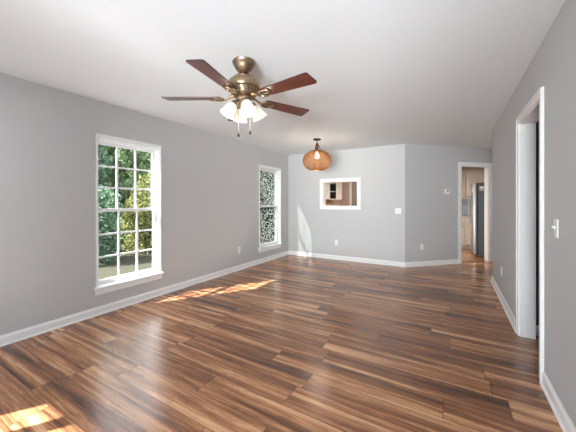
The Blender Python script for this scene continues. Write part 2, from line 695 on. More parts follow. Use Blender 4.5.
FW = [(-3.28, -2.60, 0.35, 1.88), (-1.70, 0.40, 0.10, 2.10)]  # the wide opening is added to let in the fill light
bm = bmesh.new()
wall_with_holes(bm, XL, 2.1, FW, lambda b, a0, a1, z0, z1: bx(b, a0, a1, YF - 0.16, YF, z0, z1))
struct('wall_front', bm, M['wall'])
bm = bmesh.new()                                # unseen slab added to keep sun off the second front window
bx(bm, -2.40, 1.9, YF - 3.0, YF - 0.17, 2.36, 2.46)
struct('sun_block', bm, M['trim'])

PT = (-2.56, -1.757, 1.19, 1.74)             # pass-through in the back wall
bm = bmesh.new()
wall_with_holes(bm, XL, CX, [PT], lambda b, a0, a1, z0, z1: bx(b, a0, a1, YB, YB + 0.12, z0, z1))
struct('wall_back', bm, M['wall'])

DU0, DU1, DZ = 1.364, 2.10, 2.05             # kitchen doorway along the angled wall
bm = bmesh.new()
wall_with_holes(bm, 0.0, 2.36, [(DU0, DU1, 0, DZ)], lambda b, a0, a1, z0, z1: bx(b, a0, a1, 0, 0.085, z0, z1, mat=ANG))
struct('wall_angled', bm, M['wall'])

HO = (2.685, 3.44, 2.035)                     # hall opening in the right wall
bm = bmesh.new()
wall_with_holes(bm, YF, 5.59, [(HO[0], HO[1], 0, HO[2])], lambda b, a0, a1, z0, z1: bx(b, XR, XR + 0.110, a0, a1, z0, z1))
struct('wall_right', bm, M['wall'])

# unseen returns that close the place: corridor beyond the right wall, hall, kitchen
bm = bmesh.new()
bx(bm, 0.88, 2.1, 7.62, 7.74, 0, H)
bx(bm, 2.1, 2.22, YF, 9.75, 0, H)
bx(bm, 0.670, 2.1, 5.47, 5.59, 0, H)
struct('wall_corridor', bm, M['wall'])
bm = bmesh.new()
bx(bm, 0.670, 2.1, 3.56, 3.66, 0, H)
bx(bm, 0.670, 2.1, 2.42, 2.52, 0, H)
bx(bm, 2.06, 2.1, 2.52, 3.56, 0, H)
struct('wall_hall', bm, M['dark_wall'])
bm = bmesh.new()
bx(bm, XL, 2.1, 9.65, 9.75, 0, H)
bx(bm, XL, XL + 0.012, 6.07, 9.65, 0, H)
struct('wall_kitchen', bm, M['kwall'])

bm = bmesh.new()
bx(bm, XL - 0.16, 2.22, YF - 0.16, 9.75, H, H + 0.12)
struct('ceiling', bm, M['ceiling'])

dW = Vector((CX, CY)) + Vector((Q, Q)) * 0   # start of angled wall
e0 = (CX - Q * 0.055, CY + Q * 0.055)
e1 = (CX + Q * 2.5 - Q * 0.055, CY + Q * 2.5 + Q * 0.055)
bm = bmesh.new()
poly_prism(bm, [(XL - 0.16, YF - 0.16), (2.22, YF - 0.16), (2.22, e1[1]), e1, e0, (CX - 0.06, YB + 0.06), (XL - 0.16, YB + 0.06)], -0.1, 0.0)
struct('floor', bm, M['floor'])
bm = bmesh.new()
poly_prism(bm, [(XL - 0.16, YB + 0.06), (CX - 0.06, YB + 0.06), e0, e1, (2.22, e1[1]), (2.22, 9.75), (XL - 0.16, 9.75)], -0.1, -0.001)
struct('floor_kitchen', bm, M['kfloor'])
bm = bmesh.new()
bx(bm, DU0, DU1, 0.045, 0.085, 0.0, 0.008, 0.003, mat=ANG)
struct('trim_threshold', bm, M['blade_edge'])

# baseboards
BB = [(0, 0), (0.015, 0), (0.015, 0.068), (0.011, 0.078), (0.006, 0.084), (0.004, 0.092), (0, 0.092)]
SH = [(0.015, 0), (0.027, 0), (0.025, 0.010), (0.015, 0.017)]


def board(bm, p0, p1, nrm, e0=0, e1=0):
    sweep(bm, BB, p0, p1, nrm, e0, e1)
    sweep(bm, SH, p0, p1, nrm, e0, e1)


bm = bmesh.new()
board(bm, (XL, YF), (XL, YB), (1, 0), 1, -1)
struct('baseboard_left', bm, M['trim'])
bm = bmesh.new()
board(bm, (XL, YB), (CX, YB), (0, -1), 1, 0.41)
struct('baseboard_back', bm, M['trim'])
bm = bmesh.new()
pa = lambda u: (CX + Q * u, CY + Q * u)
board(bm, pa(0), pa(DU0 - 0.078), (Q, -Q), -0.41, 0)
board(bm, pa(DU1 + 0.078), pa(2.36), (Q, -Q))
struct('baseboard_angled', bm, M['trim'])
bm = bmesh.new()
board(bm, (XR, YF), (XR, HO[0] - 0.068), (-1, 0), 1, 0)
board(bm, (XR, HO[1] + 0.068), (XR, 5.59), (-1, 0), 0, 1)
board(bm, (XR, 5.59), (1.6, 5.59), (0, 1), -1, 0)
struct('baseboard_right', bm, M['trim'])
bm = bmesh.new()
board(bm, (0.670, 3.56), (2.06, 3.56), (0, -1))
struct('baseboard_hall', bm, M['trim'])
bm = bmesh.new()
board(bm, (XL, YF), (XR, YF), (0, 1), 1, -1)
struct('baseboard_front', bm, M['trim'])


# door casings: stepped profile boards round an opening, in a local frame (x along, -y into the room, z up)
def casing(bm, x0, x1, ztop, wd, frame, depth, zbot=0.0, four=False):
    th, o, j = 0.016, 0.016, 0.012
    zb = zbot - wd if four else zbot
    put = lambda *c: bx(bm, *c, 0.002, mat=frame)
    # flat boards, legs running between head (and foot) boards
    put(x0 - wd + o, x0, -th, 0, zb + (o if four else 0), ztop + wd - o)
    put(x1, x1 + wd - o, -th, 0, zb + (o if four else 0), ztop + wd - o)
    put(x0, x1, -th, 0, ztop, ztop + wd - o)
    if four:
        put(x0, x1, -th, 0, zb + o, zbot)
    # raised back band round the outer edge
    put(x0 - wd, x0 - wd + o, -th - 0.006, 0, zb, ztop + wd - o)
    put(x1 + wd - o, x1 + wd, -th - 0.006, 0, zb, ztop + wd - o)
    put(x0 - wd, x1 + wd, -th - 0.006, 0, ztop + wd - o, ztop + wd)
    if four:
        put(x0 - wd + o, x1 + wd - o, -th - 0.006, 0, zb, zb + o)
    # jamb lining
    zj = zbot + (j if four else 0)
    bx(bm, x0 - 0.001, x0 + j, -0.004, depth + 0.004, zj, ztop - j, mat=frame)
    bx(bm, x1 - j, x1 + 0.001, -0.004, depth + 0.004, zj, ztop - j, mat=frame)
    bx(bm, x0 - 0.001, x1 + 0.001, -0.004, depth + 0.004, ztop - j, ztop + 0.001, mat=frame)
    if four:
        bx(bm, x0 - 0.001, x1 + 0.001, -0.004, depth + 0.004, zbot - 0.001, zbot + j, mat=frame)


bm = bmesh.new()
casing(bm, DU0, DU1, DZ, 0.075, ANG, 0.085)
struct('trim_1', bm, M['trim'])
bm = bmesh.new()
fr = Matrix(((0, 1, 0, XR), (1, 0, 0, 0), (0, 0, 1, 0), (0, 0, 0, 1)))    # local x -> world y, local y -> world x
casing(bm, HO[0], HO[1], HO[2], 0.066, fr, 0.110)
bmesh.ops.recalc_face_normals(bm, faces=bm.faces)
struct('trim_2', bm, M['trim'])
bm = bmesh.new()
casing(bm, PT[0], PT[1], PT[3], 0.072, Matrix.Translation((0, YB, 0)), 0.12, zbot=PT[2], four=True)
struct('trim_3', bm, M['trim'])


# ------------------------------------------------------------------ windows in the left wall
def window(name, y0, y1, film=False, grid=True):
    r = struct_root(name, (XL, (y0 + y1) / 2, 0))
    hw = (y1 - y0) / 2
    # local: x outward is negative, y along the wall
    bm = bmesh.new()                        # flat casing on the wall face
    cw = 0.016
    for a, b in ((-hw - cw, -hw), (hw, hw + cw)):
        bx(bm, 0.0, 0.014, a, b, WZ0 + 0.004, WZ1, 0.002)
    bx(bm, 0.0, 0.014, -hw - cw, hw + cw, WZ1, WZ1 + 0.034, 0.002)
    obj('casing', bm, M['vinyl'], r)
    bm = bmesh.new()                        # jamb lining and vinyl frame
    for a, b in ((-hw, -hw + 0.010), (hw - 0.010, hw)):
        bx(bm, -0.155, 0.0, a, b, WZ0 + 0.016, WZ1 - 0.018)
    bx(bm, -0.155, 0.0, -hw, hw, WZ1 - 0.018, WZ1)
    bx(bm, -0.155, -0.052, -hw, hw, WZ0, WZ0 + 0.016)
    for a, b in ((-hw + 0.010, -hw + 0.020), (hw - 0.020, hw - 0.010)):
        bx(bm, -0.135, -0.055, a, b, WZ0 + 0.016, WZ1 - 0.034, 0.002)
        s = 1 if a < 0 else -1
        bx(bm, -0.099, -0.093, a + 0.001 if s > 0 else a - 0.006, b + 0.006 if s > 0 else b - 0.001, WZ0 + 0.017, WZ1 - 0.035)
    bx(bm, -0.135, -0.055, -hw + 0.010, hw - 0.010, WZ1 - 0.034, WZ1 - 0.018, 0.002)
    obj('frame', bm, M['vinyl'], r)
    bm = bmesh.new()                        # stool with rounded nose
    bx(bm, -0.05, 0.045, -hw - 0.034, hw + 0.034, WZ0 - 0.022, WZ0 + 0.004, 0.006)
    obj('sill', bm, M['vinyl'], r)
    bm = bmesh.new()
    bx(bm, 0.0, 0.016, -hw - cw - 0.008, hw + cw + 0.008, WZ0 - 0.088, WZ0 - 0.02, 0.004)
    obj('apron', bm, M['vinyl'], r)
    zm = 1.185
    for nm, x0, x1, z0, z1 in (('upper_sash', -0.128, -0.100, zm - 0.018, WZ1 - 0.034), ('lower_sash', -0.092, -0.062, WZ0 + 0.016, zm + 0.020)):
        st, a, b = 0.025, -hw + 0.020, hw - 0.020
        bt = 0.042 if nm == 'lower_sash' else 0.036
        tp = 0.030 if nm == 'upper_sash' else 0.038
        bm = bmesh.new()
        bx(bm, x0, x1, a, a + st, z0, z1, 0.002)
        bx(bm, x0, x1, b - st, b, z0, z1, 0.002)
        bx(bm, x0, x1, a + st, b - st, z0, z0 + bt, 0.002)
        bx(bm, x0, x1, a + st, b - st, z1 - tp, z1, 0.002)
        if nm == 'lower_sash':              # lock and lift rail
            bx(bm, x1 - 0.004, x1 + 0.012, -0.035, 0.035, z1 - 0.012, z1 + 0.004, 0.003)
            bx(bm, x1 - 0.002, x1 + 0.008, a + 0.05, b - 0.05, z0 + 0.030, z0 + 0.038, 0.002)
        s = obj(nm, bm, M['vinyl'], r)
        ga, gb, gz0, gz1 = a + st, b - st, z0 + bt, z1 - tp
        xm = (x0 + x1) / 2
        if grid:
            bm = bmesh.new()
            for k in (1, 2):
                yy = ga + (gb - ga) * k / 3
                bx(bm, xm - 0.006, xm + 0.010, yy - 0.0105, yy + 0.0105, gz0, gz1, 0.002)
                zz = gz0 + (gz1 - gz0) * k / 3
                bx(bm, xm - 0.005, xm + 0.008, ga, gb, zz - 0.0105, zz + 0.0105, 0.002)
            obj('muntin_grid', bm, M['vinyl'], s)
        bm = bmesh.new()
        bx(bm, xm - 0.011, xm - 0.007, ga - 0.004, gb + 0.004, gz0 - 0.004, gz1 + 0.004)
        obj('pane', bm, M['film'] if film else M['glass'], s)
    return r


window('window_1', *W1)
window('window_2', *W2, film=True, grid=False)
# front windows behind the camera (wide one added for fill light): frame, rails, panes
for k, (a0, a1, z0, z1) in enumerate(FW):
    r = struct_root('window_%d' % (k + 3))
    bm = bmesh.new()
    for a, b in ((a0, a0 + 0.05), (a1 - 0.05, a1), ((a0 + a1) / 2 - 0.04, (a0 + a1) / 2 + 0.04)):
        bx(bm, a, b, YF - 0.12, YF - 0.06, z0, z1)
    for a, b in ((z0, z0 + 0.05), (z1 - 0.05, z1), ((z0 + z1) / 2 - 0.025, (z0 + z1) / 2 + 0.025)):
        bx(bm, a0, a1, YF - 0.119, YF - 0.061, a, b)
    obj('frame', bm, M['vinyl'], r)
    bm = bmesh.new()
    bx(bm, a0, a1, YF - 0.10, YF - 0.097, z0, z1)
    obj('pane', bm, M['glass'], r)

# ------------------------------------------------------------------ ceiling fan
fan = thing('ceiling_fan', 'antique brass ceiling fan with five mahogany blades and four frosted glass lamps', 'ceiling fan', (-1.482, 1.809, H))
bm = bmesh.new()
lathe(bm, [(0, 0), (0.094, 0), (0.096, -0.006), (0.094, -0.014), (0.088, -0.022), (0.088, -0.028), (0.082, -0.034), (0.074, -0.052), (0.062, -0.070),
           (0.046, -0.086), (0.036, -0.092), (0, -0.092)], 40)
obj('canopy', bm, M['brass'], fan, 25)
bm = bmesh.new()
lathe(bm, [(0, -0.085), (0.030, -0.085), (0.032, -0.096), (0.028, -0.102), (0.013, -0.104), (0.013, -0.125), (0, -0.125)], 24)
obj('downrod', bm, M['brass_dark'], fan, 30)
bm = bmesh.new()
lathe(bm, [(0, -0.112), (0.020, -0.112), (0.050, -0.118), (0.090, -0.134), (0.118, -0.158), (0.128, -0.178), (0.131, -0.190), (0.131, -0.212), (0.127, -0.222),
           (0.112, -0.228), (0.108, -0.256), (0.100, -0.276), (0.092, -0.284), (0, -0.284)], 48)
mt = obj('motor_housing', bm, M['brass'], fan, 28)
bm = bmesh.new()
for k in range(20):                            # pierced vent band under the dome
    a = 2 * PI * k / 20
    tube(bm, [(0.112 * math.cos(a), 0.112 * math.sin(a), -0.232), (0.105 * math.cos(a + 0.12), 0.105 * math.sin(a + 0.12), -0.264)], 0.006, 6)
obj('vent_band', bm, M['brass_dark'], mt, 40)
bm = bmesh.new()
lathe(bm, [(0, -0.280), (0.062, -0.280), (0.066, -0.292), (0.066, -0.312), (0.058, -0.324), (0.046, -0.334), (0.048, -0.358), (0.038, -0.374), (0.020, -0.382), (0, -0.384)], 36)
obj('light_fitter', bm, M['brass'], fan, 28)

BZ = -0.300


def blade_bm():
    """outline along +x, tapered with a slanted, rounded tip"""
    pts = []
    def arc(cx, cy, r, a0, a1, n=5):
        for i in range(n + 1):
            a = R(a0 + (a1 - a0) * i / n)
            pts.append((cx + r * math.cos(a), cy + r * math.sin(a)))
    arc(0.634, -0.048, 0.020, -80, 15)          # trailing tip corner
    arc(0.640, 0.052, 0.020, 15, 95)
    arc(0.215, 0.026, 0.026, 95, 180)
    arc(0.215, -0.026, 0.026, 180, 268)
    b = bmesh.new()
    lo = [b.verts.new((x, y, -0.004)) for x, y in pts]
    hi = [b.verts.new((x, y, 0.004)) for x, y in pts]
    f1 = b.faces.new(lo[::-1])
    f2 = b.faces.new(hi)
    n = len(pts)
    for k in range(n):
        f = b.faces.new((lo[k], lo[(k + 1) % n], hi[(k + 1) % n], hi[k]))
        f.material_index = 1
    bmesh.ops.recalc_face_normals(b, faces=b.faces)
    return b


def iron_bm():
    """decorative blade iron: arm from the motor and an open oval plate under the blade"""
    b = bmesh.new()
    tube(b, [(0.085, 0, 0.018), (0.115, 0, 0.010), (0.145, 0.0, -0.006), (0.175, 0, -0.012)], [0.013, 0.011, 0.010, 0.010], 10)
    ring = [(0.222 + 0.058 * math.cos(a), 0.040 * math.sin(a), -0.010) for a in [2 * PI * i / 20 for i in range(21)]]
    tube(b, ring, 0.008, 8, cap=False)
    t = bmesh.new()
    bx(t, 0.19, 0.262, -0.013, 0.013, -0.014, -0.005, 0.003)
    merge(b, t)
    for p in ((0.205, 0.030), (0.205, -0.030), (0.262, 0.0)):
        lathe(b, [(0, -0.018), (0.006, -0.016), (0.008, -0.008), (0, -0.004)], 10, Matrix.Translation((p[0], p[1], 0)))
    return b


B0 = None
for k in range(5):
    ang = R(-6 + 72 * k)
    if B0 is None:
        bl = obj('blade', blade_bm(), [M['blade'], M['blade_edge']], fan)
        ir = obj('blade_iron', iron_bm(), M['brass'], bl, 35)
        B0 = (bl, ir)
    else:
        bl = B0[0].copy()
        COL.objects.link(bl)
        bl.parent = fan
        ir = B0[1].copy()
        COL.objects.link(ir)
        ir.parent = bl
    bl.matrix_local = Matrix.Translation((0, 0, BZ)) @ Matrix.Rotation(ang, 4, 'Z') @ Matrix.Rotation(R(-9), 4, 'X')

S0 = None
for k in range(4):
    ang = R(-38 + 90 * k)
    # local frame: arm swings out along +x, then the lamp hangs tilted outward
    base = Matrix.Rotation(ang, 4, 'Z')
    tilt = Matrix.Translation((0.074, 0, -0.338)) @ Matrix.Rotation(R(-30), 4, 'Y')
    if S0 is None:
        b = bmesh.new()
        tube(b, [(0.030, 0, -0.346), (0.048, 0, -0.330), (0.068, 0, -0.328), (0.080, 0, -0.342)], 0.008, 10)
        arm = obj('lamp_arm', b, M['brass_dark'], fan, 40)
        b = bmesh.new()
        lathe(b, [(0, 0.008), (0.016, 0.006), (0.024, -0.006), (0.027, -0.026), (0.022, -0.034), (0, -0.034)], 24, tilt)
        cup = obj('socket', b, M['brass'], arm, 35)
        b = bmesh.new()
        pr = [(0.026, -0.022), (0.036, -0.034), (0.045, -0.052), (0.049, -0.075), (0.053, -0.098), (0.062, -0.120), (0.066, -0.128)]
        inner = [(r - 0.003, z) for r, z in pr[::-1]]
        lathe(b, pr + inner, 32, tilt, closed=True)
        sh = obj('glass_shade', b, M['frost'], arm, 60)
        b = bmesh.new()
        lathe(b, [(0, -0.034), (0.012, -0.036), (0.014, -0.046), (0.024, -0.066), (0.026, -0.080), (0.020, -0.096), (0.008, -0.104), (0, -0.105)], 20, tilt)
        bu = obj('bulb', b, M['bulb'], arm, 60)
        S0 = (arm, cup, sh, bu)
        arm.matrix_local = base
    else:
        arm = S0[0].copy()
        COL.objects.link(arm)
        arm.parent = fan
        arm.matrix_local = base
        for q in S0[1:]:
            c = q.copy()
            COL.objects.link(c)
            c.parent = arm
for (px, py, ln) in ((-0.035, -0.028, 0.22), (0.050, 0.016, 0.20)):
    b = bmesh.new()
    tube(b, [(px * 0.7, py * 0.7, -0.372), (px, py, -0.385), (px, py, -0.385 - ln + 0.02)], 0.0022, 6)
    ch = obj('pull_chain', b, M['chain'], fan, 40)
    b = bmesh.new()
    lathe(b, [(0, 0.012), (0.004, 0.010), (0.007, 0.0), (0.010, -0.012), (0.009, -0.022), (0, -0.026)], 14, Matrix.Translation((px, py, -0.385 - ln + 0.01)))
    obj('pull_knob', b, M['pull'], ch, 60)

# ------------------------------------------------------------------ woven pendant
PX, PY = -2.14, 4.70
pen = thing('pendant_light', 'round woven amber pendant lamp on a short dark stem near the back wall', 'pendant light', (PX, PY, H))
bm = bmesh.new()
lathe(bm, [(0, 0), (0.072, 0), (0.074, -0.010), (0.066, -0.022), (0.020, -0.028), (0, -0.028)], 32)
obj('ceiling_canopy', bm, M['bronze'], pen, 30)
bm = bmesh.new()
tube(bm, [(0, 0, -0.025), (0, 0, -0.10)], 0.010, 12)
lathe(bm, [(0, -0.075), (0.018, -0.078), (0.024, -0.10), (0.020, -0.115), (0, -0.115)], 20)
obj('stem', bm, M['bronze'], pen, 40)
bm = bmesh.new()
for a in (0.4, 0.4 + 2 * PI / 3, 0.4 + 4 * PI / 3):
    tube(bm, [(0.016 * math.cos(a), 0.016 * math.sin(a), -0.105), (0.040 * math.cos(a), 0.040 * math.sin(a), -0.135),
              (0.052 * math.cos(a), 0.052 * math.sin(a), -0.165), (0.060 * math.cos(a), 0.060 * math.sin(a), -0.215)], 0.009, 8)
lathe(bm, [(0, -0.11), (0.022, -0.112), (0.026, -0.17), (0.022, -0.22), (0, -0.22)], 20)
obj('socket', bm, M['copper'], pen, 40)
RX, RZ, CZ = 0.255, 0.188, -0.396


def glob(a):                                   # a from top (0) to bottom (pi), superellipse
    s, c = math.sin(a), math.cos(a)
    return RX * abs(s) ** 0.9, CZ + RZ * math.copysign(abs(c) ** 0.95, c)


A0, A1 = 0.30, PI - 0.42
bm = bmesh.new()
NS = 30
for k in range(54):                            # flat upright canes, woven in and out of the hoops
    th = 2 * PI * k / 54
    pts = []
    for i in range(NS + 1):
        r, z = glob(A0 + (A1 - A0) * i / NS)
        r += 0.004 * (1 if (i + k) % 2 else -1)
        pts.append((r * math.cos(th), r * math.sin(th), z))
    tube(bm, pts, 0.0046, 5)
shade = obj('woven_shade', bm, M['rattan'], pen, 60)
bm = bmesh.new()
for i in range(1, NS):                         # hoops
    r, z = glob(A0 + (A1 - A0) * i / NS)
    pts = [((r + 0.003 * (1 if (j + i) % 2 else -1)) * math.cos(2 * PI * j / 54), (r + 0.003 * (1 if (j + i) % 2 else -1)) * math.sin(2 * PI * j / 54), z) for j in range(55)]
    tube(bm, pts, 0.0038, 5, cap=False)
obj('cane_hoops', bm, M['rattan'], shade, 60)
for a in (A0, A1):
    bm = bmesh.new()
    r, z = glob(a)
    tube(bm, [(r * math.cos(2 * PI * j / 40), r * math.sin(2 * PI * j / 40), z) for j in range(41)], 0.007, 8, cap=False)
    obj('shade_rim', bm, M['rattan_dark'], shade, 60)
bm = bmesh.new()
lathe(bm, [(0, -0.215), (0.014, -0.22), (0.016, -0.245), (0.034, -0.285), (0.040, -0.315), (0.032, -0.345), (0.012, -0.362), (0, -0.364)], 24)
obj('bulb', bm, M['bulb_warm'], pen, 60)
light('pendant_glow', 'POINT', (PX, PY, H - 0.40), 8.0, (1.0, 0.88, 0.72), shadow_soft_size=0.04)
for k in range(4):
    a = R(-38 + 90 * k)
    light('fan_glow', 'POINT', (-1.482 + 0.17 * math.cos(a), 1.809 + 0.17 * math.sin(a), H - 0.47), 0.22, (1.0, 0.92, 0.80), shadow_soft_size=0.03)


# ------------------------------------------------------------------ outlets, switches, thermostat  (local: plate faces -y, x along the wall)
def outlet(label, loc, rotz):
    t = thing('wall_outlet', label, 'wall outlet', loc, rotz, 'white wall outlets')
    b = bmesh.new()
    bx(b, -0.036, 0.036, -0.006, 0, -0.058, 0.058, 0.0025)
    obj('cover_plate', b, M['plate'], t)
    for s in (-1, 1):
        b = bmesh.new()
        lathe(b, [(0, -0.001), (0.017, -0.001), (0.017, 0.0035), (0, 0.0035)], 20, Matrix.Translation((0, -0.006, s * 0.021)) @ Matrix.Rotation(R(90), 4, 'X'))
        so = obj('receptacle', b, M['plate'], t, 40)
        b = bmesh.new()
        for dx in (-0.006, 0.006):
            bx(b, dx - 0.0012, dx + 0.0012, -0.0101, -0.0085, s * 0.021 - 0.002, s * 0.021 + 0.007)
        bx(b, -0.002, 0.002, -0.0101, -0.0085, s * 0.021 - 0.010, s * 0.021 - 0.006)
        obj('socket_slots', b, M['slot'], so)
    b = bmesh.new()
    lathe(b, [(0, 0), (0.003, 0), (0.002, 0.0015), (0, 0.0018)], 10, Matrix.Translation((0, -0.006, 0)) @ Matrix.Rotation(R(90), 4, 'X'))
    obj('screw', b, M['chain'], t)
    return t


o0 = outlet('white duplex outlet low on the long left wall, between the two windows', (XL, 4.10, 0.376), R(90))
dup(o0, (-2.235, YB, 0.384), 0, 'white duplex outlet low on the back wall below the framed pass-through')
dup(o0, (-0.531, 6.221, 0.38), R(45), 'white duplex outlet low on the angled wall, below the thermostat')
dup(o0, (XR, 4.58, 0.375), R(-90), 'white duplex outlet low on the right wall beyond the hall opening')


def switch(label, loc, rotz, gangs):
    t = thing('light_switch', label, 'light switch', loc, rotz, 'white light switches')
    hw = 0.036 + 0.023 * (gangs - 1)
    b = bmesh.new()
    bx(b, -hw, hw, -0.006, 0, -0.058, 0.058, 0.0025)
    obj('cover_plate', b, M['plate'], t)
    for g in range(gangs):
        x = (g - (gangs - 1) / 2) * 0.046
        b = bmesh.new()
        bx(b, -0.0055, 0.0055, -0.020, 0.004, -0.006, 0.006, 0.002, mat=Matrix.Translation((x, -0.005, 0.003)) @ Matrix.Rotation(R(-28), 4, 'X'))
        obj('toggle', b, M['plate'], t)
        for z in (-0.030, 0.030):
            b = bmesh.new()
            lathe(b, [(0, 0), (0.003, 0), (0.002, 0.0015), (0, 0.0018)], 10, Matrix.Translation((x, -0.006, z)) @ Matrix.Rotation(R(90), 4, 'X'))
            obj('screw', b, M['chain'], t)
    return t


switch('white double toggle switch on the back wall, near the corner with the angled wall', (-0.933, YB, 1.105), 0, 2)
switch('white single toggle switch on the right wall beside the hall opening', (XR, 2.345, 1.12), R(-90), 1)

th = thing('thermostat', 'small white thermostat on the angled wall left of the kitchen doorway', 'thermostat', (-0.103, 6.649, 1.50), R(45))
b = bmesh.new()
bx(b, -0.068, 0.068, -0.024, 0, -0.054, 0.054, 0.006)
obj('case', b, M['plate'], th)
b = bmesh.new()
bx(b, -0.004, 0.030, -0.0255, -0.022, 0.000, 0.034, 0.001)
obj('display', b, M['lcd'], th)
b = bmesh.new()
bx(b, 0.040, 0.056, -0.027, -0.022, 0.004, 0.016, 0.002)
obj('button', b, M['plate'], th)


# ------------------------------------------------------------------ kitchen seen through the doorway and the pass-through
def cab_door(name, parent, x0, x1, z0, z1, y, knob=None, mt='cabinet'):
    """raised panel door lying in plane y (front is -y)"""
    b = bmesh.new()
    bx(b, x0, x1, y - 0.02, y, z0, z1, 0.003)
    s = 0.055
    for c in ((x0, x0 + s, z0, z1), (x1 - s, x1, z0, z1), (x0 + s, x1 - s, z0, z0 + s), (x0 + s, x1 - s, z1 - s, z1)):
        bx(b, c[0], c[1], y - 0.028, y - 0.018, c[2], c[3], 0.003)
    if x1 - x0 > 0.17 and z1 - z0 > 0.17:
        bx(b, x0 + s + 0.015, x1 - s - 0.015, y - 0.026, y - 0.018, z0 + s + 0.015, z1 - s - 0.015, 0.006)
    d = obj(name, b, M[mt], parent)
    if knob:
        b = bmesh.new()
        lathe(b, [(0, 0.026), (0.012, 0.022), (0.014, 0.014), (0.006, 0.008), (0.006, 0), (0, 0)], 14, Matrix.Translation((knob[0], y - 0.028, knob[1])) @ Matrix.Rotation(R(90), 4, 'X'))
        obj('knob', b, M['bronze'], d, 40)
    return d


def wall_cabinet(label, loc, rotz, width, z0, z1, depth=0.32, kx=None, group=None, mt='cabinet'):
    t = thing('wall_cabinet', label, 'cabinet', loc, rotz, group)
    b = bmesh.new()
    bx(b, 0, width, 0.0, depth, z0, z1, 0.002)
    bx(b, -0.0, width, -0.024, depth, z1, z1 + 0.05, 0.004)    # crown strip
    obj('carcass', b, M[mt], t)
    cab_door('door', t, 0.012, width - 0.012, z0 + 0.012, z1 - 0.012, 0.0, (kx, z0 + 0.07) if kx else None, mt)
    return t


def base_cabinet(label, loc, rotz, width, kx, group):
    t = thing('base_cabinet', label, 'cabinet', loc, rotz, group)
    b = bmesh.new()
    bx(b, 0, width, 0.0, 0.58, 0.10, 0.865, 0.002)
    bx(b, 0, width, 0.07, 0.58, 0.0, 0.10)
    obj('carcass', b, M['cabinet'], t)
    cab_door('door', t, 0.012, width - 0.012, 0.115, 0.665, 0.0, (kx, 0.62))
    dr = bmesh.new()
    bx(dr, 0.012, width - 0.012, -0.02, 0.0, 0.69, 0.85, 0.004)
    bx(dr, 0.035, width - 0.035, -0.025, -0.018, 0.713, 0.827, 0.004)
    d = obj('drawer', dr, M['cabinet'], t)
    b = bmesh.new()
    lathe(b, [(0, 0.026), (0.012, 0.022), (0.014, 0.014), (0.006, 0.008), (0.006, 0), (0, 0)], 14, Matrix.Translation((width / 2, -0.025, 0.77)) @ Matrix.Rotation(R(90), 4, 'X'))
    obj('knob', b, M['bronze'], d, 40)
    return t


G1 = 'cream wall cabinets behind the fridge'
wall_cabinet('cream wall cabinet at the left edge of the kitchen doorway, above the counter', (-0.06, 9.33, 0), 0, 0.385, 1.37, 2.13, kx=0.345, group=G1)
wall_cabinet('cream wall cabinet with its lower half hidden behind the top of the fridge', (0.33, 9.33, 0), 0, 0.48, 1.37, 2.13, kx=0.04, group=G1)
G2 = 'cream base cabinets under the counter'
base_cabinet('cream base cabinet below the counter, left of the fridge in the doorway', (0.30, 9.06, 0), 0, 0.46, 0.06, G2)
base_cabinet('cream base cabinet mostly hidden behind the left side of the kitchen doorway', (-0.16, 9.06, 0), 0, 0.455, 0.40, G2)
b = bmesh.new()
bx(b, -0.18, 0.78, 9.03, 9.645, 0.87, 0.905, 0.006)
tag(obj('countertop', b, M['granite']), 'speckled stone countertop on the cream base cabinets beside the fridge', 'countertop')
b = bmesh.new()
bx(b, -0.18, 1.2, 9.636, 9.65, 0.905, 1.37)
struct('wall_backsplash', b, M['kback'])
# fridge: front faces -x, side faces the doorway
fr_ = thing('refrigerator', 'stainless steel refrigerator with dark grey side, seen through the kitchen doorway', 'refrigerator', (0.49, 7.87, 0))
b = bmesh.new()
bx(b, 0.035, 0.70, 0.0, 0.90, 0.03, 1.735, 0.006)
obj('body', b, M['fridge_side'], fr_)
b = bmesh.new()
bx(b, 0.0, 0.036, 0.01, 0.89, 0.06, 1.725)
obj('gasket', b, M['black'], fr_)
b = bmesh.new()
bx(b, 0.02, 0.68, 0.02, 0.88, 0.0, 0.03)
obj('base_grille', b, M['black'], fr_)
for y0, y1, hy in ((0.0, 0.40, 0.355), (0.405, 0.90, 0.45)):
    b = bmesh.new()
    bx(b, -0.075, 0.0, y0, y1, 0.06, 1.735, 0.016, 3)
    d = obj('door', b, M['steel'], fr_, 40)
    b = bmesh.new()
    pts = []
    for i in range(15):
        f = i / 14
        pts.append((-0.078 - 0.062 * math.sin(PI * f) ** 0.6 if 0 < f < 1 else -0.07, hy, 0.72 + 0.80 * f))
    tube(b, pts, 0.014, 10)
    obj('handle', b, M['steel'], d, 50)
nt_ = thing('paper_note', 'small white printed note stuck high on the dark side of the fridge', 'note', (0.585, 7.868, 1.60))
b = bmesh.new()
bx(b, -0.038, 0.038, -0.0015, 0.001, -0.048, 0.048)
obj('sheet', b, M['paper'], nt_)
b = bmesh.new()
bx(b, -0.028, 0.028, -0.0025, -0.001, -0.036, -0.002)
obj('printed_block', b, M['ink'], nt_)

